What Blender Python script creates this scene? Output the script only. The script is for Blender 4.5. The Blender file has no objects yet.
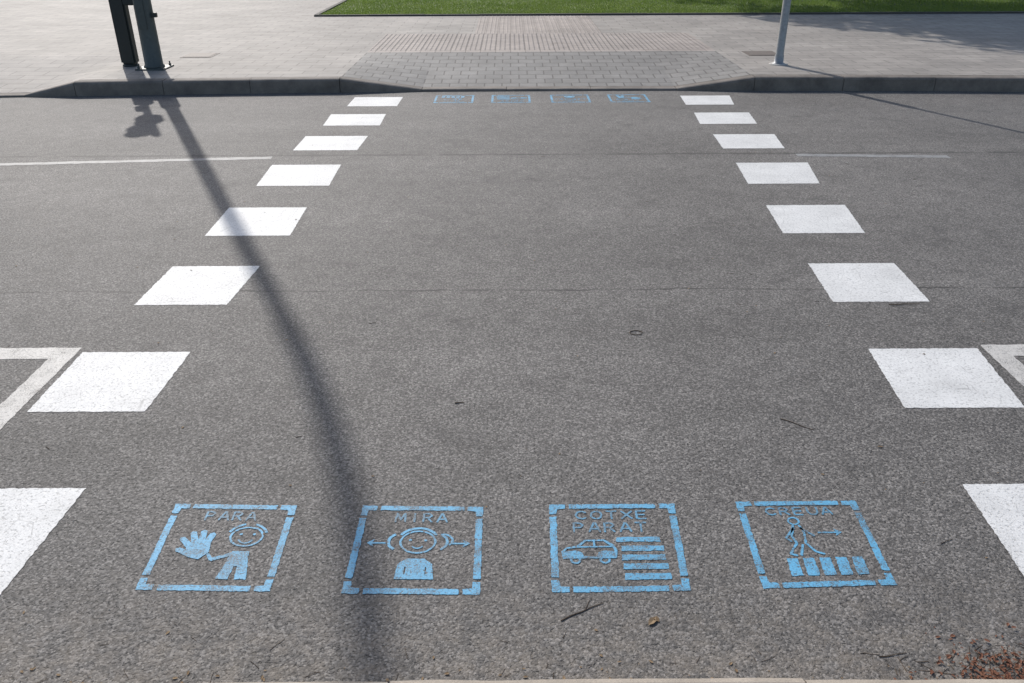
import bpy, bmesh, math, random
from mathutils import Vector, Matrix, noise
from mathutils.geometry import tessellate_polygon
random.seed(7)
scene = bpy.context.scene
R = random.random
def U(a, b): return random.uniform(a, b)

# ------------------------------------------------------------------ helpers
def link(o, parent=None):
    scene.collection.objects.link(o)
    if parent: o.parent = parent
    return o
def mesh_obj(name, verts, faces, mats, smooth=False, parent=None, midx=None):
    me = bpy.data.meshes.new(name)
    me.from_pydata([tuple(v) for v in verts], [], faces)
    if not isinstance(mats, (list, tuple)): mats = [mats]
    for m in mats: me.materials.append(m)
    if midx: me.polygons.foreach_set('material_index', midx)
    if smooth: me.polygons.foreach_set('use_smooth', [True]*len(me.polygons))
    me.update()
    return link(bpy.data.objects.new(name, me), parent)

class NT:
    def __init__(s, name):
        s.m = bpy.data.materials.new(name); s.m.use_nodes = True
        s.t = s.m.node_tree; s.b = s.t.nodes['Principled BSDF']
        s.co = s.t.nodes.new('ShaderNodeTexCoord').outputs['Object']
    def n(s, typ, **kw):
        x = s.t.nodes.new(typ)
        for k, v in kw.items(): setattr(x, k, v)
        return x
    def l(s, a, b): s.t.links.new(a, b)
    def put(s, sock, v):
        if hasattr(v, 'node'): s.l(v, sock)
        else: sock.default_value = v
    def math(s, op, a, b=0.0, c=0.0, clamp=False):
        x = s.n('ShaderNodeMath', operation=op, use_clamp=clamp)
        s.put(x.inputs[0], a); s.put(x.inputs[1], b); s.put(x.inputs[2], c)
        return x.outputs[0]
    def noise(s, scale, detail=2, rough=.5, vec=None, stretch=None):
        v = vec or s.co
        if stretch:
            mp = s.n('ShaderNodeMapping'); s.l(v, mp.inputs[0]); mp.inputs['Scale'].default_value = stretch; v = mp.outputs[0]
        x = s.n('ShaderNodeTexNoise'); s.l(v, x.inputs['Vector'])
        x.inputs['Scale'].default_value = scale; x.inputs['Detail'].default_value = detail; x.inputs['Roughness'].default_value = rough
        return x.outputs['Fac']
    def vor(s, scale, feature='F1'):
        x = s.n('ShaderNodeTexVoronoi', feature=feature); s.l(s.co, x.inputs['Vector']); x.inputs['Scale'].default_value = scale
        return x
    def rng(s, v, a, b, c, d):
        x = s.n('ShaderNodeMapRange'); s.put(x.inputs[0], v)
        for i, q in enumerate((a, b, c, d)): x.inputs[i+1].default_value = q
        return x.outputs[0]
    def mix(s, f, a, b, mode='MIX'):
        x = s.n('ShaderNodeMix', data_type='RGBA', blend_type=mode)
        s.put(x.inputs[0], f)
        for i, q in ((6, a), (7, b)):
            if isinstance(q, tuple) and len(q) == 3: q = q + (1,)
            s.put(x.inputs[i], q)
        return x.outputs[2]
    def scale(s, col, f):
        x = s.n('ShaderNodeVectorMath', operation='SCALE')
        if isinstance(col, tuple): x.inputs[0].default_value = col[:3]
        else: s.l(col, x.inputs[0])
        s.put(x.inputs['Scale'], f); return x.outputs[0]
    def bump(s, h, dist, strength=1.0):
        x = s.n('ShaderNodeBump'); s.l(h, x.inputs['Height'])
        x.inputs['Distance'].default_value = dist; x.inputs['Strength'].default_value = strength
        s.l(x.outputs[0], s.b.inputs['Normal'])
    def fin(s, col, rough=.8, spec=.5, metal=0.0):
        if isinstance(col, tuple) and len(col) == 3: col = col + (1,)
        s.put(s.b.inputs['Base Color'], col); s.put(s.b.inputs['Roughness'], rough)
        s.b.inputs['Specular IOR Level'].default_value = spec; s.b.inputs['Metallic'].default_value = metal
        return s.m

def grain(t):
    """asphalt aggregate: (random stone value 0..1, height, pits)"""
    v = t.vor(160.0)
    sep = t.n('ShaderNodeSeparateColor'); t.l(v.outputs['Color'], sep.inputs[0])
    pits = t.rng(t.noise(90, 2, .65), .33, .46, 0, 1)
    h = t.math('ADD', t.math('MULTIPLY', t.math('SUBTRACT', 1.0, v.outputs['Distance']), .5), t.math('MULTIPLY', pits, .65))
    return sep.outputs[0], h, pits

def asphalt_colour(t):
    rnd, h, pits = grain(t)
    val = t.math('POWER', rnd, 2.4)
    c = t.mix(val, (.092, .086, .080), (.275, .257, .238))
    c = t.scale(c, t.rng(pits, 0, 1, .34, 1.0))
    big = t.rng(t.noise(.55, 3, .6), .3, .7, .84, 1.13)
    tracks = t.rng(t.noise(1.2, 2, .5, stretch=(.10, 1, 1)), .3, .7, .87, 1.10)
    mid = t.rng(t.noise(7, 3, .65), .3, .7, .85, 1.13)
    c = t.scale(c, t.math('MULTIPLY', t.math('MULTIPLY', big, tracks), mid))
    return c, h

def make_asphalt():
    t = NT('asphalt')
    c, h = asphalt_colour(t)
    sp = t.n('ShaderNodeSeparateXYZ'); t.l(t.co, sp.inputs[0])
    def seam(y0, wob, half, strength, sc, lo=.38):
        w = t.math('MULTIPLY', t.math('SUBTRACT', t.noise(sc, 4, .65, stretch=(1, .0, 0)), .5), wob)
        d = t.math('ABSOLUTE', t.math('SUBTRACT', t.math('SUBTRACT', sp.outputs[1], y0), w))
        m = t.rng(d, half*.4, half, 1, 0)
        brk = t.rng(t.noise(3.0, 3, .7), lo, lo+.2, .1, 1)
        return t.math('MULTIPLY', t.math('MULTIPLY', m, brk), strength)
    s1 = seam(3.97, .12, .012, .85, 1.6, .38)
    s2 = seam(6.74, .06, .035, .6, 1.0, .34)
    s3 = seam(4.95, .35, .006, .4, .9, .45)
    s = t.math('MAXIMUM', t.math('MAXIMUM', s1, s2), s3)
    c = t.mix(s, c, (.028, .026, .024))
    # oil drips / stains, pale scuffs
    st = t.rng(t.noise(2.6, 4, .65), .57, .70, 0, .42)
    c = t.mix(st, c, (.050, .047, .045))
    sc = t.rng(t.noise(4.3, 4, .75), .62, .73, 0, .38)
    c = t.mix(sc, c, (.23, .218, .20))
    dust = t.math('MULTIPLY', t.rng(sp.outputs[1], 1.95, 1.4, 0, 1), t.rng(t.noise(14, 4, .7), .42, .62, 0, .5))
    c = t.mix(dust, c, (.23, .195, .155))
    t.bump(h, .003, .7)
    return t.fin(c, .74, .4)

def make_paint(name, col, wear, crackle=.0, dirt=(.10, .094, .088), pitk=.35, fs=300, soft=.04, bigk=.4):
    """wear: share-like threshold; .30 hardly worn, .5 half gone"""
    t = NT(name)
    rnd, h, pits = grain(t)
    big = t.noise(11, 3, .65)
    thr = t.math('ADD', t.math('MULTIPLY', t.noise(fs, 2, .7), 1-bigk), t.math('MULTIPLY', big, bigk))
    m = t.rng(thr, wear-soft, wear+soft, 1, 0)
    m = t.math('MAXIMUM', m, t.math('MULTIPLY', t.math('SUBTRACT', 1.0, pits), pitk))
    if crackle:
        cr = t.n('ShaderNodeTexVoronoi', feature='DISTANCE_TO_EDGE'); t.l(t.co, cr.inputs['Vector']); cr.inputs['Scale'].default_value = 9
        k = t.math('MULTIPLY', t.rng(cr.outputs['Distance'], .004, .015, 1, 0), t.rng(t.noise(5, 3), .52, .62, 0, crackle))
        m = t.math('MAXIMUM', m, k)
    shade = t.math('MULTIPLY', t.rng(t.noise(4, 4, .7), .3, .7, .82, 1.03), t.rng(t.noise(160, 1), .3, .7, .90, 1.05))
    c = t.mix(m, t.scale(col, shade), dirt)
    t.bump(h, .0019, .45)
    return t.fin(c, .62, .4)

ASPH = make_asphalt()
WHITE = make_paint('white_road_paint', (.735, .728, .705), .345, .45, pitk=.42)
OLDWHITE = make_paint('worn_white_road_paint', (.60, .575, .535), .43, .5, pitk=.45)
LINEW = make_paint('faded_lane_paint', (.30, .30, .295), .44, .2)
BLUE = make_paint('blue_stencil_paint', (.125, .41, .635), .445, pitk=.85, soft=.07, bigk=.5)
BLUETXT = make_paint('blue_stencil_paint_thin', (.12, .35, .53), .47, pitk=.85, soft=.09, bigk=.5)

def paver(name, c1, c2, mort, bw, rh, m=.004, off=.5, rough=.75, b=.004):
    t = NT(name)
    x = t.n('ShaderNodeTexBrick', offset=off); t.l(t.co, x.inputs['Vector'])
    x.inputs['Color1'].default_value = c1+(1,); x.inputs['Color2'].default_value = c2+(1,); x.inputs['Mortar'].default_value = mort+(1,)
    x.inputs['Scale'].default_value = 1; x.inputs['Brick Width'].default_value = bw; x.inputs['Row Height'].default_value = rh
    x.inputs['Mortar Size'].default_value = m; x.inputs['Mortar Smooth'].default_value = .3
    f = t.math('MULTIPLY', t.rng(t.noise(.9, 4, .65), .3, .7, .78, 1.14), t.rng(t.noise(160, 1), .3, .7, .88, 1.1))
    f = t.math('MULTIPLY', f, t.rng(t.noise(6, 3, .7), .3, .7, .86, 1.1))
    c = t.scale(x.outputs['Color'], f)
    t.bump(t.math('SUBTRACT', 1.0, x.outputs['Fac']), b, .7)
    return t.fin(c, rough, .4)
PAVE = paver('concrete_pavers', (.33, .30, .27), (.275, .252, .228), (.185, .17, .154), .40, .20, .008, b=.002)
BLOCK = paver('grey_ramp_blocks', (.24, .228, .213), (.198, .19, .178), (.11, .102, .094), .20, .20, .009, .5, b=.003)
TACT = paver('tactile_tiles', (.36, .31, .275), (.315, .272, .243), (.21, .18, .158), .20, .20, .006, .0)

def stone(name, col, var=.12, sc=40, rough=.8, bd=.003):
    t = NT(name)
    f = t.math('MULTIPLY', t.rng(t.noise(3, 5, .7), .3, .7, 1-var, 1+var), t.rng(t.noise(sc*5, 2), .3, .7, .85, 1.12))
    t.bump(t.noise(sc, 5, .7), bd, .7)
    return t.fin(t.scale(col, f), rough, .35)
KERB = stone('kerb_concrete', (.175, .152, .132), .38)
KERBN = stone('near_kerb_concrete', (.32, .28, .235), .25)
EARTH = stone('earth', (.12, .11, .085), .3, 2, .95)
EDGE = stone('edging_stone', (.075, .07, .062), .2)
def metal(name, col, rough=.5, metalv=.0, sc=30):
    t = NT(name)
    f = t.rng(t.noise(sc, 4, .7), .3, .7, .8, 1.15)
    t.bump(t.noise(90, 2), .0006, .4)
    return t.fin(t.scale(col, f), rough, .5, metalv)
LAMPM = metal('painted_pole_grey_green', (.06, .072, .070), .5)
DARKM = metal('dark_painted_metal', (.018, .023, .022), .55)
GALV = metal('galvanised_steel', (.27, .28, .29), .45, .35)
COVER = metal('cast_iron', (.13, .105, .09), .7, .0)
LENS = metal('lamp_glass', (.5, .5, .48), .25)

# ------------------------------------------------------------------ ground + road
def sheet(name, x0, x1, y0, y1, z, mat):
    return mesh_obj(name, [(x0, y0, z), (x1, y0, z), (x1, y1, z), (x0, y1, z)], [(0, 1, 2, 3)], mat)
sheet('ground', -1500, 1500, -1500, 1500, -.05, EARTH)
sheet('road', -90, 90, 1.2, 9.75, 0, ASPH)

def kerbY(x):
    d = max(-7, min(7, x-.5)); return 9.50-.0065*d*d
def fx(x):
    def lin(a, b): return max(0, min(1, (x-a)/(b-a)))
    c = min(lin(-1.91, -1.0), lin(2.72, 1.86)); l = lin(-4.80, -5.35)
    return max(c, l)
def hgt(x, y):
    ty = max(0, min(1, (y-kerbY(x)-.15)/1.8))
    return .15-.125*fx(x)*(1-ty)
ZP = .15
xs = sorted(set([-90, -60, -40, -25, -15, -10, -7.5, -6.5, -5.35, -4.8, -1.91, -1.0, -.55, 1.4, 1.86, 2.72, 8, 10, 15, 25, 40, 60, 90] + [round(-6+.4*i, 3) for i in range(32)]))
ys = [None, 9.8, 10.1, 10.4, 10.7, 11.0, 11.25, 11.45, 11.60, 13.35, 15.88, 20, 40, 60]
V = []; F = []; MI = []
for y in ys:
    for x in xs:
        yy = kerbY(x)+.15 if y is None else y
        V.append((x, yy, hgt(x, yy)))
nx = len(xs)
for j in range(len(ys)-1):
    for i in range(nx-1):
        F.append((j*nx+i, j*nx+i+1, (j+1)*nx+i+1, (j+1)*nx+i))
        xm = (xs[i]+xs[i+1])/2; m = 0
        if -1.91 < xm < 2.72:
            if j < 7: m = 1
            elif j in (7, 8): m = 2
        if j == 9 and -.55 < xm < 1.4: m = 2
        MI.append(m)
mesh_obj('pavement', V, F, [PAVE, BLOCK, TACT], midx=MI)

# kerb stones
def kerb_run(name, stones, yfun, hfun, mat, facing=-1, depth=.15, wob=.004):
    V = []; F = []
    for (a, b) in stones:
        n = max(1, int((b-a)/.12)); dz = U(-.003, .003); dy = U(-wob, wob)
        base = len(V); ring = 0
        for k in range(n+1):
            x = a+(b-a)*k/n; h = hfun(x)+dz+noise.noise(Vector((x*7, 1, 3)))*.003
            y = yfun(x)+dy+noise.noise(Vector((x*9, yfun(x), 3)))*.004
            s = -facing
            r = min(.026, h*.6)
            prof = [(0, -.03), (0.004, h-r), (.006+r*.3, h-r*.3), (.006+r, h), (depth, h+.001), (depth, -.03)]
            ring = len(prof)
            for (py, pz) in prof: V.append((x, y+s*py, pz))
        for k in range(n):
            for q in range(ring-1):
                i = base+k*ring+q; F.append((i, i+ring, i+ring+1, i+1) if facing < 0 else (i, i+1, i+ring+1, i+ring))
        F.append(tuple(base+q for q in range(ring))[::(1 if facing < 0 else -1)]); e = base+n*ring
        F.append(tuple(e+q for q in range(ring))[::(-1 if facing < 0 else 1)])
    return mesh_obj(name, V, F, mat)
edges = [-60+i for i in range(54)]+[-5.35, -4.8, -3.85, -2.9, -1.91, -1.0, -.05, .9, 1.86, 2.72]+[3.7+i for i in range(56)]
st = [(edges[i]+.003, edges[i+1]-.003) for i in range(len(edges)-1)]
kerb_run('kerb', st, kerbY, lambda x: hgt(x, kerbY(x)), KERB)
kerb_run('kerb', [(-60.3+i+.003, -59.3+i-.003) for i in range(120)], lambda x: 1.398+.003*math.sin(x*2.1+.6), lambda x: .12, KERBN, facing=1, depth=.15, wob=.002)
NEARP = paver('near_pavers', (.25, .225, .195), (.21, .19, .17), (.1, .09, .08), .2, .2)
sheet('pavement', -60, 60, -30, 1.385-.150, .12, NEARP)

# tactile paving relief
V = []; F = []
def dome(x, y, z, r, h):
    b = len(V); n = 6
    for k in range(n): a = k*math.tau/n; V.append((x+r*math.cos(a), y+r*math.sin(a), z))
    for k in range(n): a = k*math.tau/n; V.append((x+r*.6*math.cos(a), y+r*.6*math.sin(a), z+h))
    for k in range(n): F.append((b+k, b+(k+1) % n, b+n+(k+1) % n, b+n+k))
    F.append(tuple(b+n+k for k in range(n)))
x = -1.88; Z = ZP-.0005
while x < 2.70:
    y = 11.63
    while y < 13.33:
        dome(x, y, Z, .013, .0038); y += .0667
    x += .0667
x = -.52
while x < 1.38:
    y = 13.37
    while y < 15.85:
        b = len(V); y2 = y+.185; w = .013
        V += [(x-w, y, Z), (x+w, y, Z), (x+w, y2, Z), (x-w, y2, Z), (x-w*.5, y+.01, Z+.004), (x+w*.5, y+.01, Z+.004), (x+w*.5, y2-.01, Z+.004), (x-w*.5, y2-.01, Z+.004)]
        F += [(b, b+1, b+5, b+4), (b+1, b+2, b+6, b+5), (b+2, b+3, b+7, b+6), (b+3, b, b+4, b+7), (b+4, b+5, b+6, b+7)]
        y += .20
    x += .0667
mesh_obj('tactile_paving', V, F, TACT)

# ------------------------------------------------------------------ markings
ZM = .0012
class Marks:
    def __init__(s): s.v = []; s.f = []; s.k = 0
    def poly(s, pts, mapf, holes=(), jit=.0016, step=.009, z=ZM):
        """pts in local coords; mapf -> world xy"""
        z = z+(s.k % 9)*.00006; s.k += 1
        loops = []
        for L in (pts,)+tuple(holes):
            P = [Vector(mapf(*p)) for p in L]; out = []
            for i in range(len(P)):
                a, b = P[i], P[(i+1) % len(P)]; n = max(1, int((b-a).length/step))
                for q in range(n):
                    p = a.lerp(b, q/n)
                    out.append(Vector((p.x+U(-jit, jit), p.y+U(-jit, jit), 0)))
            loops.append(out)
        flat = [p for L in loops for p in L]; b = len(s.v)
        s.v += [(p.x, p.y, z) for p in flat]
        for tri in tessellate_polygon(loops):
            A, B, C = (flat[i] for i in tri)
            if (B-A).cross(C-A).z < 0: tri = tri[::-1]
            s.f.append(tuple(b+i for i in tri))
    def obj(s, name, mat): return mesh_obj(name, s.v, s.f, mat)
ident = lambda x, y: (x, y)

# white squares : (y_far, y_near, inner x far, inner x near, width far, width near)
rowsL = [(9.193, 8.709, -1.177, -1.184, .524, .52), (8.325, 7.825, -1.2465, -1.236, .548, .538), (7.407, 6.902, -1.284, -1.300, .56, .54),
         (6.449, 5.875, -1.352, -1.335, .548, .535), (5.371, 4.817, -1.386, -1.370, .529, .5255), (4.320, 3.800, -1.421, -1.448, .491, .473),
         (3.291, 2.786, -1.456, -1.465, .490, .471), (2.291, 1.788, -1.474, -1.493, .485, .485)]
rowsR = [(9.193, 8.709, 1.845, 1.818, .54, .50), (8.325, 7.825, 1.825, 1.783, .548, .538), (7.407, 6.902, 1.814, 1.787, .55, .52),
         (6.449, 5.875, 1.786, 1.734, .57, .525), (5.371, 4.817, 1.726, 1.679, .536, .507), (4.320, 3.800, 1.673, 1.633, .486, .493),
         (3.291, 2.786, 1.614, 1.566, .494, .479), (2.291, 1.788, 1.552, 1.515, .485, .485)]
mk = Marks()
for (a, b, xa, xb, wa, wb) in rowsL: mk.poly([(xa, a), (xa-wa, a), (xb-wb, b), (xb, b)], ident, jit=.0025, step=.012)
for (a, b, xa, xb, wa, wb) in rowsR: mk.poly([(xa, a), (xb, b), (xb+wb, b), (xa+wa, a)], ident, jit=.0025, step=.012)
mk.obj('crossing_squares', WHITE)
mk = Marks()
mk.poly([(-1.972, 3.337), (-9.0, 3.337), (-9.0, 3.230), (-2.072, 3.230), (-2.075, 1.50), (-1.975, 1.50)], ident, jit=.003, step=.025)
mk.poly([(2.138, 3.325), (2.110, 1.50), (2.21, 1.50), (2.232, 3.218), (9.0, 3.218), (9.0, 3.325)], ident, jit=.003, step=.025)
mk.obj('parking_bay_lines', OLDWHITE)
mk = Marks()
mk.poly([(-1.957, 6.71), (-4.1, 6.535), (-12, 5.91), (-12, 5.84), (-4.1, 6.465), (-1.957, 6.63)], ident, jit=.008, step=.05)
mk.poly([(2.344, 6.72), (2.344, 6.64), (3.558, 6.57), (3.558, 6.65)], ident, jit=.008, step=.05)
mk.obj('lane_line', LINEW)

# ---- blue stencils
def bil(TL, TR, BR, BL):
    TL, TR, BR, BL = map(Vector, (TL, TR, BR, BL))
    def f(u, v):
        p = BL.lerp(BR, u).lerp(TL.lerp(TR, u), v); return (p.x, p.y)
    return f
def circ(cx, cy, r, n=22, ry=None): ry = ry or r; return [(cx+r*math.cos(k*math.tau/n), cy+ry*math.sin(k*math.tau/n)) for k in range(n)]
def ring(mk, f, cx, cy, r, w, ry=None):
    ry = ry or r; mk.poly(circ(cx, cy, r, 24, ry), f, holes=(circ(cx, cy, r-w, 20, ry-w)[::-1],), jit=.0007, step=.03)
def stroke(mk, f, a, b, w, w2=None, jit=.0008):
    w2 = w2 or w; a = Vector(a); b = Vector(b); d = (b-a).normalized(); n = Vector((-d.y, d.x))
    P = [a+n*w/2, a-d*w*.35, a-n*w/2, b-n*w2/2, b+d*w2*.35, b+n*w2/2]
    mk.poly([tuple(p) for p in P], f, jit=jit, step=.01)
GLY = {'P': [[(0, 0), (0, 1)], [(.1, 1), (.6, .97), (.85, .75), (.6, .5), (.1, .47)]],
       'A': [[(0, 0), (.45, 1)], [(.55, 1), (1, 0)], [(.25, .33), (.75, .33)]],
       'R': [[(0, 0), (0, 1)], [(.1, 1), (.6, .97), (.85, .75), (.6, .52), (.1, .49)], [(.45, .45), (.9, 0)]],
       'M': [[(0, 0), (.08, 1)], [(.14, .95), (.5, .25)], [(.5, .25), (.86, .95)], [(.92, 1), (1, 0)]],
       'I': [[(.5, 0), (.5, 1)]],
       'C': [[(.95, .85), (.6, 1), (.2, .88), (0, .5), (.2, .12), (.6, 0), (.95, .15)]],
       'O': [[(.45, 1), (.12, .85), (0, .5), (.12, .15), (.45, 0)], [(.58, 0), (.9, .15), (1, .5), (.9, .85), (.58, 1)]],
       'T': [[(0, 1), (.42, 1)], [(.58, 1), (1, 1)], [(.5, .88), (.5, 0)]],
       'X': [[(0, 0), (1, 1)], [(0, 1), (.42, .58)], [(.58, .42), (1, 0)]],
       'E': [[(0, 0), (0, 1)], [(.12, 1), (.85, 1)], [(.12, .5), (.75, .5)], [(.12, 0), (.85, 0)]],
       'U': [[(0, 1), (.02, .3), (.25, .03), (.5, 0), (.75, .03), (.98, .3), (1, 1)]]}
def put_text(mk, w, f, u0, u1, v0, v1):
    n = len(w); cw = (u1-u0)/n
    for i, ch in enumerate(w):
        a = u0+i*cw+cw*.13; s = cw*.70
        for line in GLY[ch]:
            for p, q in zip(line, line[1:]):
                stroke(mk, f, (a+p[0]*s, v0+p[1]*(v1-v0)), (a+q[0]*s, v0+q[1]*(v1-v0)), .017, jit=.0005)
def arc(mk, f, cx, cy, r, a0, a1, w, n=8):
    P = []
    for k in range(n+1): a = math.radians(a0+(a1-a0)*k/n); P.append((cx+(r+w/2)*math.cos(a), cy+(r+w/2)*math.sin(a)))
    for k in range(n, -1, -1): a = math.radians(a0+(a1-a0)*k/n); P.append((cx+(r-w/2)*math.cos(a), cy+(r-w/2)*math.sin(a)))
    mk.poly(P, f, jit=.0006)
def frame(mk, f, g1=.125, g2=.155):
    w = .055
    for (a, b) in ((g2, 1-g2),):
        mk.poly([(a, 1-w), (b, 1-w), (b, 1), (a, 1)], f); mk.poly([(a, 0), (b, 0), (b, w), (a, w)], f)
        mk.poly([(0, a), (w, a), (w, b), (0, b)], f); mk.poly([(1-w, a), (1, a), (1, b), (1-w, b)], f)
    L = [(0, 0), (g1, 0), (g1, w), (w*1.1, w*1.1), (w, g1), (0, g1)]
    for sx in (0, 1):
        for sy in (0, 1):
            mk.poly([((1-x) if sx else x, (1-y) if sy else y) for x, y in L], f)
def arrow(mk, f, x0, x1, y):
    s = 1 if x1 > x0 else -1
    stroke(mk, f, (x0, y), (x1-s*.03, y), .018)
    mk.poly([(x1, y), (x1-s*.06, y+.045), (x1-s*.042, y), (x1-s*.06, y-.045)], f, jit=.0005)

def panel(kind, f, blue, txt):
    frame(blue, f)
    if kind == 'PARA':
        put_text(txt, 'PARA', f, .28, .72, .80, .905)
        ring(blue, f, .68, .60, .135, .017, .12)
        arc(blue, f, .68, .585, .06, 200, 340, .016)
        for e in (.63, .735): blue.poly(circ(e, .63, .013, 8), f, jit=.0004)
        arc(blue, f, .68, .60, .155, 20, 75, .022); arc(blue, f, .68, .60, .155, 105, 160, .022)
        blue.poly([(.61, .43), (.74, .43), (.79, .12), (.70, .12), (.69, .26), (.665, .26), (.65, .12), (.56, .12)], f)
        stroke(blue, f, (.62, .40), (.47, .33), .035); stroke(blue, f, (.47, .33), (.43, .39), .03)
        blue.poly([(.27, .36), (.37, .33), (.43, .41), (.42, .53), (.33, .56), (.23, .50)], f, jit=.0008)
        for (a, b) in (((.25, .49), (.18, .57)), ((.29, .53), (.25, .64)), ((.34, .54), (.33, .66)), ((.39, .52), (.41, .63)), ((.28, .39), (.18, .44))):
            stroke(blue, f, a, b, .056, .05)
    elif kind == 'MIRA':
        put_text(txt, 'MIRA', f, .28, .73, .80, .905)
        ring(blue, f, .50, .56, .145, .017, .135)
        for e in (.44, .56): blue.poly(circ(e, .58, .013, 8), f, jit=.0004)
        arc(blue, f, .50, .53, .045, 205, 335, .014)
        arc(blue, f, .37, .56, .10, 120, 240, .025); arc(blue, f, .63, .56, .10, -60, 60, .022)
        arc(blue, f, .70, .58, .07, -50, 110, .018)
        arc(blue, f, .50, .56, .162, 30, 150, .024)
        arrow(blue, f, .25, .10, .545); arrow(blue, f, .77, .91, .545)
        blue.poly([(.43, .37), (.57, .37), (.63, .31), (.65, .15), (.36, .15), (.37, .31)], f, holes=(((.425, .20), (.425, .28), (.435, .28), (.435, .20)), ((.58, .2), (.58, .28), (.59, .28), (.59, .20))), jit=.0007)
    elif kind == 'COTXE':
        put_text(txt, 'COTXE', f, .19, .79, .815, .91); put_text(txt, 'PARAT', f, .17, .77, .655, .765)
        car = [(.09, .35), (.08, .43), (.12, .475), (.20, .495), (.26, .56), (.41, .565), (.48, .505), (.505, .44), (.495, .35)]
        win = [(.225, .488), (.272, .543), (.325, .545), (.325, .488)]; win2 = [(.34, .488), (.34, .545), (.40, .547), (.455, .49)]
        body = [(.25, .375), (.235, .42), (.185, .44), (.13, .43), (.105, .43), (.125, .458), (.20, .472), (.47, .474), (.483, .43), (.46, .43), (.41, .44), (.36, .42), (.345, .375)]
        blue.poly(car, f, holes=(win, win2, body), jit=.0004)
        for cx in (.185, .405): ring(blue, f, cx, .335, .042, .018)
        for (x0, x1, y0, y1) in ((.50, .84, .535, .59), (.53, .86, .43, .49), (.53, .86, .33, .39), (.53, .87, .23, .29), (.53, .88, .12, .185)):
            blue.poly([(x0, y0), (x1, y0), (x1, y1), (x0+.01, y1)], f)
    else:
        put_text(txt, 'CREUA', f, .21, .78, .825, .915)
        ring(blue, f, .42, .745, .05, .016)
        for a, b in (((.40, .69), (.36, .56)), ((.36, .56), (.38, .48)), ((.45, .69), (.47, .60)), ((.47, .60), (.45, .48)), ((.38, .48), (.30, .36)), ((.30, .36), (.35, .34)), ((.45, .48), (.50, .38)), ((.50, .38), (.56, .35)),
                     ((.42, .46), (.38, .34)), ((.40, .66), (.31, .54)), ((.31, .54), (.34, .50)), ((.45, .66), (.54, .56))):
            stroke(blue, f, a, b, .020)
        arrow(blue, f, .58, .77, .60)
        for i in range(5):
            x = .245+i*.125; blue.poly([(x, .12), (x+.092, .12), (x+.095, .31), (x+.012, .31)], f)

blue = Marks(); txt = Marks()
panel('PARA', bil((-1.131, 2.204), (-.7216, 2.191), (-.7098, 1.797), (-1.108, 1.807)), blue, txt)
panel('MIRA', bil((-.5006, 2.189), (-.0990, 2.181), (-.0961, 1.781), (-.5008, 1.788)), blue, txt)
panel('COTXE', bil((.1214, 2.190), (.5399, 2.192), (.5187, 1.793), (.1132, 1.788)), blue, txt)
panel('CREUA', bil((.7463, 2.201), (1.150, 2.204), (1.1279, 1.8135), (.7305, 1.800)), blue, txt)
for kind, cx in (('PARA', 1.265), ('MIRA', .638), ('COTXE', .0), ('CREUA', -.61)):
    y0, y1, w = 8.86, 9.27, .21
    panel(kind, bil((cx+w, y0), (cx-w, y0), (cx-w, y1), (cx+w, y1)), blue, txt)
blue.obj('stencil_pictograms', BLUE); txt.obj('stencil_lettering', BLUETXT)

# ------------------------------------------------------------------ street furniture
def lathe(prof, n=24, c=(0, 0), ang0=0):
    V = []; F = []
    for (r, z) in prof:
        for k in range(n): a = ang0+k*math.tau/n; V.append((c[0]+r*math.cos(a), c[1]+r*math.sin(a), z))
    for j in range(len(prof)-1):
        for k in range(n): F.append((j*n+k, j*n+(k+1) % n, (j+1)*n+(k+1) % n, (j+1)*n+k))
    F.append(tuple(range(n))[::-1]); F.append(tuple((len(prof)-1)*n+k for k in range(n)))
    return V, F
def box(name, sx, sy, sz, loc, mat, parent, bev=.006, rot=(0, 0, 0)):
    bm = bmesh.new(); bmesh.ops.create_cube(bm, size=1)
    for v in bm.verts: v.co = Vector((v.co.x*sx, v.co.y*sy, v.co.z*sz))
    bmesh.ops.bevel(bm, geom=bm.edges[:], offset=bev, segments=2, affect='EDGES')
    me = bpy.data.meshes.new(name); bm.to_mesh(me); bm.free(); me.materials.append(mat)
    o = link(bpy.data.objects.new(name, me), parent); o.location = loc; o.rotation_euler = rot; return o
def empty(name, loc): 
    o = bpy.data.objects.new(name, None); o.location = loc; o.empty_display_size = .2; return link(o)
def tube(name, pts, radii, mat, parent, n=20):
    V = []; F = []
    for i, p in enumerate(pts):
        p = Vector(p); d = (Vector(pts[min(i+1, len(pts)-1)])-Vector(pts[max(i-1, 0)])).normalized(); q = d.to_track_quat('Z', 'Y')
        for k in range(n): a = k*math.tau/n; V.append(p+q@Vector((radii[i]*math.cos(a), radii[i]*math.sin(a), 0)))
    for i in range(len(pts)-1):
        for k in range(n): F.append((i*n+k, i*n+(k+1) % n, (i+1)*n+(k+1) % n, (i+1)*n+k))
    F.append(tuple(range(n))[::-1]); F.append(tuple((len(pts)-1)*n+k for k in range(n)))
    return mesh_obj(name, V, F, mat, True, parent)

lamp = empty('street_lamp', (-4.255, 10.24, ZP-.002))
box('base_plate', .34, .34, .018, (0, 0, .009), LAMPM, lamp, .003)
V, F = lathe([(.120, .018), (.120, .03), (.104, .05), (.100, .5), (.098, 1.05), (.094, 1.07), (.072, 1.12)], 28)
mesh_obj('base_sleeve', V, F, LAMPM, True, lamp)
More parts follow.
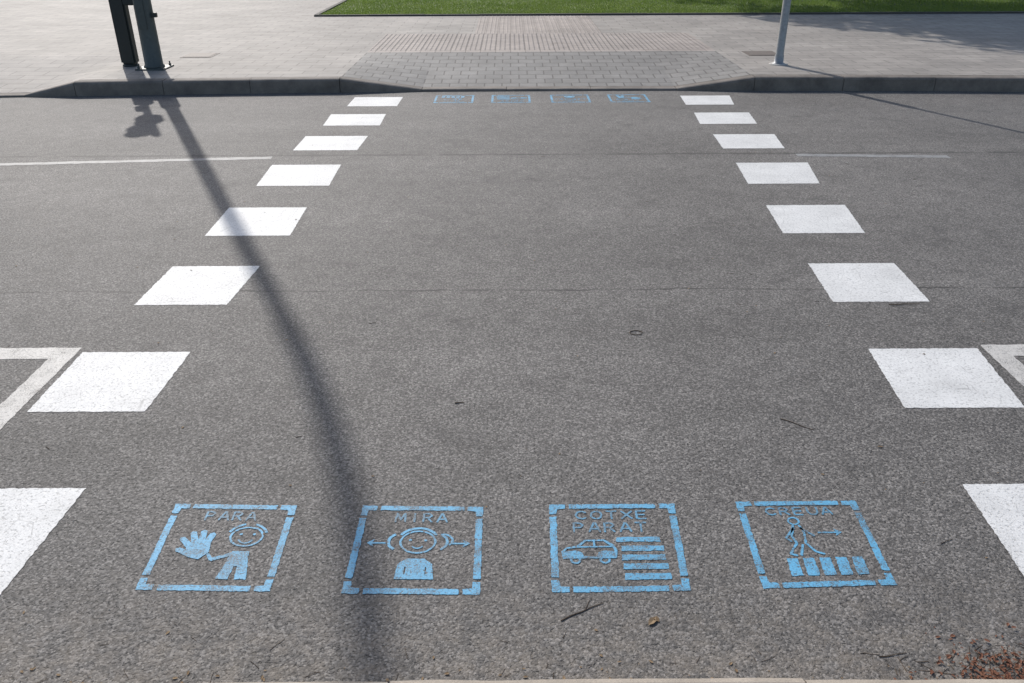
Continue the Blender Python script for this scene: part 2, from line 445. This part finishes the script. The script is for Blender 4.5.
# shaft, swept sideways towards the top
P = []; Rr = []
for i in range(25):
    z = 1.10+7.6*i/24; k = max(0, z-5.3)
    P.append((-.105*k*k, 0, z)); Rr.append(.068-.022*i/24)
tube('curved_shaft', P, Rr, LAMPM, lamp)
lx = P[-1][0]
box('luminaire', .72, .28, .10, (lx-.33, 0, 8.95), LAMPM, lamp, .04, (0, math.radians(14), 0))
box('lamp_lens', .48, .2, .02, (lx-.36, 0, 8.885), LENS, lamp, .008, (0, math.radians(14), 0))
box('access_door', .10, .02, .34, (0, -.094, .62), LAMPM, lamp, .006)
for sx in (-1, 1):
    for sy in (-1, 1):
        V, F = lathe([(.016, 0), (.016, .022), (.009, .023), (.009, .05)], 6); q = mesh_obj('anchor_bolt', [(v[0]+sx*.135, v[1]+sy*.135, v[2]+.018) for v in V], F, LAMPM, parent=lamp)
box('cable_clip', .07, .05, .05, (.12, -.03, .60), DARKM, lamp, .005)

sig = empty('pedestrian_signal', (-4.62, 10.44, ZP-.002))
V, F = lathe([(.095, 0), (.095, .02), (.06, .03)], 20); mesh_obj('foot', V, F, DARKM, True, sig)
box('post_casing', .18, .13, 1.10, (0, 0, .575), DARKM, sig, .02)
box('bracket_to_lamp', .24, .07, .22, (.20, -.05, .80), DARKM, sig, .012)
V, F = lathe([(.04, 1.0), (.04, 2.25), (.02, 2.28)], 16); mesh_obj('post', V, F, DARKM, True, sig)
box('push_button_box', .11, .10, .20, (-.0, -.1, 1.22), DARKM, sig, .02)
box('upper_housing', .20, .2, .26, (-.10, -.06, 2.04), DARKM, sig, .03)
box('lower_housing', .22, .2, .24, (.02, -.06, 1.66), DARKM, sig, .03)
for z, xx, nm in ((2.04, -.10, 'upper_visor'), (1.66, .02, 'lower_visor')):
    V, F = lathe([(.08, 0), (.08, .09), (.072, .09), (.072, .005)], 20)
    o = mesh_obj(nm, V, F, DARKM, True, sig); o.location = (xx, -.155, z); o.rotation_euler = (math.radians(90), 0, 0)

sp = empty('sign_post', (3.225, 10.33, ZP-.002))
V, F = lathe([(.085, 0), (.085, .012), (.056, .02), (.054, .10), (.047, .12), (.046, 1.3), (.044, 1.32), (.026, 1.35), (.024, 3.0), (.01, 3.01)], 20)
mesh_obj('post', V, F, GALV, True, sp)
V, F = lathe([(.30, 0), (.30, .006)], 32)
o = mesh_obj('sign_plate', V, F, GALV, parent=sp); o.location = (0, -.04, 2.68); o.rotation_euler = (math.radians(90), 0, math.radians(72))
for z in (2.5, 2.86): box('clamp', .07, .08, .03, (0, -.01, z), GALV, sp, .004)
V, F = lathe([(.12, .0), (.10, .012), (.05, .016)], 18); mesh_obj('grout_collar', V, F, stone('light_grout', (.42, .40, .37)), True, sp)

for (x, y) in ((3.25, 11.2), (-4.05, 11.25)):
    e = empty('utility_cover', (x, y, ZP))
    box('frame', .40, .40, .008, (0, 0, .0), COVER, e, .002); box('lid', .34, .34, .008, (0, 0, .003), COVER, e, .002)

# ------------------------------------------------------------------ lawn
def make_grass():
    t = NT('grass')
    m = t.rng(t.noise(1.1, 3, .6), .3, .7, 0, 1); n2 = t.rng(t.noise(35, 2, .7), .3, .7, 0, 1)
    c = t.mix(m, (.105, .185, .03), (.17, .25, .05)); c = t.mix(t.math('MULTIPLY', n2, .5), c, (.24, .27, .085))
    c2 = t.n('ShaderNodeBsdfTranslucent'); t.l(c, c2.inputs[0])
    m_ = t.fin(c, .6, .3)
    out = t.t.nodes['Material Output']; mx = t.n('ShaderNodeMixShader'); mx.inputs[0].default_value = .45
    t.l(t.b.outputs[0], mx.inputs[1]); t.l(c2.outputs[0], mx.inputs[2]); t.l(mx.outputs[0], out.inputs[0])
    return m_
GRASS = make_grass()
tt = NT('lawn_thatch'); LAWNS = tt.fin(tt.mix(tt.noise(20, 3), (.07, .115, .026), (.13, .17, .048)), .8, .2)
sheet('lawn_soil', -3.47, 60, 15.96, 60, ZP+.008, LAWNS)
V = []; F = []
def blade(x, y, z, hh, w):
    a = U(0, math.tau); b = len(V); lx, ly = U(-.02, .02), U(-.02, .02)
    dx, dy = math.cos(a)*w, math.sin(a)*w
    V.extend([(x-dx, y-dy, z), (x+dx, y+dy, z), (x+lx, y+ly, z+hh)]); F.append((b, b+1, b+2))
for i in range(110000):
    y = 15.97+(R()**1.3)*5.5; x = U(-3.45, 13)
    d = noise.noise(Vector((x*.9, y*.9, 0)))
    blade(x, y, ZP+.008, U(.02, .045)*(1+.5*d), U(.004, .008))
mesh_obj('grass', V, F, GRASS)
V = []; F = []
def addbox(x0, x1, y0, y1, z0, z1):
    b = len(V); V.extend([(x0, y0, z0), (x1, y0, z0), (x1, y1, z0), (x0, y1, z0), (x0, y0, z1), (x1, y0, z1), (x1, y1, z1), (x0, y1, z1)])
    F.extend([(b, b+1, b+5, b+4), (b+1, b+2, b+6, b+5), (b+2, b+3, b+7, b+6), (b+3, b, b+4, b+7), (b+4, b+5, b+6, b+7)])
for i in range(60):
    addbox(-3.55+i+.003, -3.55+i+.997, 15.88, 15.955, .12, ZP+.03+U(-.003, .003))
for i in range(40):
    addbox(-3.55, -3.475, 15.958+i+.003, 15.958+i+.997, .12, ZP+.03+U(-.003, .003))
mesh_obj('lawn_edging', V, F, EDGE)

# ------------------------------------------------------------------ trees
def bark():
    t = NT('bark'); c = t.mix(t.noise(12, 5, .7, stretch=(1, 1, .2)), (.05, .035, .025), (.16, .12, .09)); t.bump(t.noise(30, 5, .7, stretch=(1, 1, .25)), .02, 1); return t.fin(c, .9, .2)
def leafm():
    t = NT('foliage'); c = t.mix(t.noise(1.2, 3), (.035, .075, .018), (.085, .13, .035)); return t.fin(c, .6, .3)
BARK = bark(); LEAF = leafm()
def tree(loc, hgt_, rad, z0, n):
    e = empty('broadleaf_tree', loc)
    V = []; F = []
    def limb(a, b, r0, r1, seg=6, sides=8, bend=.15):
        a = Vector(a); b = Vector(b); base = len(V); d = b-a; q = d.to_track_quat('Z', 'Y'); off = Vector((U(-1, 1), U(-1, 1), 0))*bend
        for s in range(seg+1):
            t = s/seg; c = a.lerp(b, t)+off*math.sin(t*math.pi)*d.length*.2; r = r0+(r1-r0)*t
            if s == 0 and r0 > .14: r *= 1.35
            for k in range(sides): an = k*math.tau/sides; V.append(c+q@Vector((r*math.cos(an), r*math.sin(an), 0)))
        for s in range(seg):
            for k in range(sides): F.append((base+s*sides+k, base+s*sides+(k+1) % sides, base+(s+1)*sides+(k+1) % sides, base+(s+1)*sides+k))
    limb((0, 0, -.02), (.1, .05, z0+.6), .17, .11)
    clumps = []
    for i in range(20):
        a = i*2.4; rr = rad*U(.3, .85); zz = z0+.5+(hgt_-z0)*U(.1, .85); fall = 1-abs((zz-z0)/(hgt_-z0)-.45)*.7
        p = (math.cos(a)*rr*fall, math.sin(a)*rr*fall, zz); s = Vector((.1, .05, z0+U(-.3, .6)))
        limb(s, p, .06, .015, 5, 6, .5); clumps.append((Vector(p), rad*U(.30, .46)))
        m = s.lerp(Vector(p), .6); p2 = m+Vector((U(-1, 1), U(-1, 1), U(.2, 1)))*rad*.35; limb(m, p2, .03, .01, 4, 5); clumps.append((p2, rad*U(.2, .33)))
    mesh_obj('trunk_and_limbs', V, F, BARK, True, e)
    V2 = []; F2 = []
    for i in range(n):
        c, r = random.choice(clumps); d = Vector((random.gauss(0, 1), random.gauss(0, 1), random.gauss(0, .8))).normalized()*r*(R()**.45)
        p = c+d; s = U(.09, .16); x = Vector((U(-1, 1), U(-1, 1), U(-.6, .6))).normalized(); y = x.cross(Vector((U(-1, 1), U(-1, 1), U(-1, 1)))).normalized()
        b = len(V2); V2.extend([p-x*s, p+y*s*.5, p+x*s, p-y*s*.5]); F2.append((b, b+1, b+2, b+3))
    mesh_obj('crown', V2, F2, LEAF, parent=e)
tree((5.8, 20.4, .15), 8.2, 4.1, 2.4, 34000)
tree((9.4, 20.2, .15), 8.0, 4.2, 2.2, 26000)
tree((1.6, 29.0, .15), 7.6, 3.2, 2.6, 15000)

# ------------------------------------------------------------------ litter
def drym(name, c1, c2):
    t = NT(name); return t.fin(t.mix(t.noise(30, 2), c1, c2), .85, .2)
DRY = drym('dry_leaf', (.16, .10, .055), (.32, .24, .15)); RED = drym('red_brown_leaf', (.12, .042, .025), (.21, .11, .07)); TW = drym('twig_bark', (.06, .042, .03), (.13, .095, .065))
def leafp(V, F, x, y, s, z=.0015):
    a = U(0, math.tau); n = 7; b = len(V); ca, sa = math.cos(a), math.sin(a); w = U(.3, .6); cu = U(.2, .7)
    L = [(-1, 0), (-.4, w), (.3, w*.9), (1, 0), (.3, -w*.9), (-.4, -w)]
    V.append((x, y, z+.0005))
    for (u, v) in L: V.append((x+(u*ca-v*sa)*s, y+(u*sa+v*ca)*s, z+abs(v)*s*cu+abs(u)*s*.2*R()))
    for k in range(6): F.append((b, b+1+k, b+1+(k+1) % 6))
def twig(V, F, pts, r):
    sides = 5; base = len(V)
    for i, p in enumerate(pts):
        p = Vector(p); d = (Vector(pts[min(i+1, len(pts)-1)])-Vector(pts[max(i-1, 0)])).normalized(); q = d.to_track_quat('Z', 'Y'); rr = r*(1-.5*i/len(pts))
        for k in range(sides): an = k*math.tau/sides; V.append(tuple(p+q@Vector((rr*math.cos(an), rr*math.sin(an), 0))))
    for i in range(len(pts)-1):
        for k in range(sides): F.append((base+i*sides+k, base+i*sides+(k+1) % sides, base+(i+1)*sides+(k+1) % sides, base+(i+1)*sides+k))
V = []; F = []
def rtwig(x, y, L, a, r=.0016, n=5, z=.0):
    P = []; 
    for i in range(n): P.append((x+math.cos(a)*L*(i/(n-1)-.5)+U(-1, 1)*L*.03, y+math.sin(a)*L*(i/(n-1)-.5)+U(-1, 1)*L*.03, z+r*.9+R()*.0008))
    twig(V, F, P, r)
rtwig(.195, 1.715, .14, .5, .0018); rtwig(.215, 1.745, .045, 1.1, .0011)
rtwig(1.103, 2.668, .13, -.65, .0018); rtwig(1.98, 3.765, .15, .05, .0024, z=.001); rtwig(-.212, 2.841, .04, .1, .0024)
rtwig(1.01, 1.555, .08, .15, .0014); rtwig(.95, 1.56, .05, -.1, .001); rtwig(-.64, 1.60, .05, .9, .0009); rtwig(1.36, 2.0, .05, .4, .0012)
P = [(.585+.030*math.cos(a*math.tau/14), 3.462+.022*math.sin(a*math.tau/14), .0015) for a in range(14)]
twig(V, F, P, .0026)
for i in range(170):
    x = 1.3+random.gauss(0, .14); y = 1.44+abs(random.gauss(0, .07)); rtwig(x, y, U(.015, .055), U(0, 3.14), U(.0005, .001), 3)
for i in range(60): rtwig(U(-2.2, 2.2), 1.46+abs(random.gauss(0, .12)), U(.01, .04), U(0, 3.14), .0007, 3)
for i in range(55): rtwig(U(-3, 3), U(1.6, 7), U(.012, .035), U(0, 3.14), U(.0007, .0014), 3)
mesh_obj('twigs', V, F, TW)
V = []; F = []
leafp(V, F, .387, 1.675, .019); leafp(V, F, .40, 1.683, .012); leafp(V, F, 1.36, 2.518, .012); leafp(V, F, 1.09, 2.35, .007); leafp(V, F, -.77, 2.3, .007)
for i in range(120): leafp(V, F, U(-3, 3), U(1.6, 8), U(.003, .009))
for i in range(340): leafp(V, F, U(-2.4, 2.4), 1.43+abs(random.gauss(0, .05)), U(.002, .008))
mesh_obj('dry_leaves', V, F, DRY)
V = []; F = []
for i in range(650):
    x = 1.32+random.gauss(0, .11); y = 1.44+abs(random.gauss(0, .065)); leafp(V, F, x, y, U(.002, .009), .001+R()*.006)
mesh_obj('leaf_litter', V, F, [RED])
V = []; F = []
for i in range(900):
    x = U(-3, 3); y = 1.45+abs(random.gauss(0, .6)); s = U(.001, .0028); b = len(V)
    if R() < .55: y = 1.42+abs(random.gauss(0, .035))
    for k in range(5): V.append((x+s*math.cos(k*1.2566)*U(.7, 1.2), y+s*math.sin(k*1.2566)*U(.7, 1.2), .0003))
    V.append((x, y, .0003+s)); 
    for k in range(5): F.append((b+k, b+(k+1) % 5, b+5))
mesh_obj('grit', V, F, stone('grit_stone', (.34, .31, .27)))

# ------------------------------------------------------------------ light
EL = math.radians(36); az = Vector((.475, -1, 0)).normalized()
d = Vector((az.x*math.cos(EL), az.y*math.cos(EL), -math.sin(EL)))
sun = bpy.data.lights.new('sun', 'SUN'); sun.energy = 3.85; sun.angle = math.radians(.7); sun.color = (1, .955, .895)
so = link(bpy.data.objects.new('sun', sun)); so.rotation_euler = d.to_track_quat('-Z', 'Y').to_euler(); so.location = (-5, 12, 12)
w = bpy.data.worlds.new('World'); scene.world = w; w.use_nodes = True
nt = w.node_tree; sky = nt.nodes.new('ShaderNodeTexSky'); sky.sky_type = 'NISHITA'; sky.sun_disc = False
sky.sun_elevation = EL; sky.sun_rotation = math.atan2(-az.x, -az.y); sky.dust_density = 1.6
bg = nt.nodes['Background']; nt.links.new(sky.outputs[0], bg.inputs[0]); bg.inputs[1].default_value = .15

# ------------------------------------------------------------------ camera
cam = bpy.data.cameras.new('camera'); cam.sensor_width = 36; cam.lens = 822/1024*36; cam.clip_end = 4000
co = link(bpy.data.objects.new('camera', cam))
co.matrix_world = Matrix.Translation((0, 0, 1.75)) @ Matrix.Rotation(math.radians(90-27.37), 4, 'X') @ Matrix.Rotation(math.radians(-.26), 4, 'Z')
scene.camera = co
scene.view_settings.view_transform = 'Standard'; scene.view_settings.look = 'None'; scene.view_settings.exposure = 0
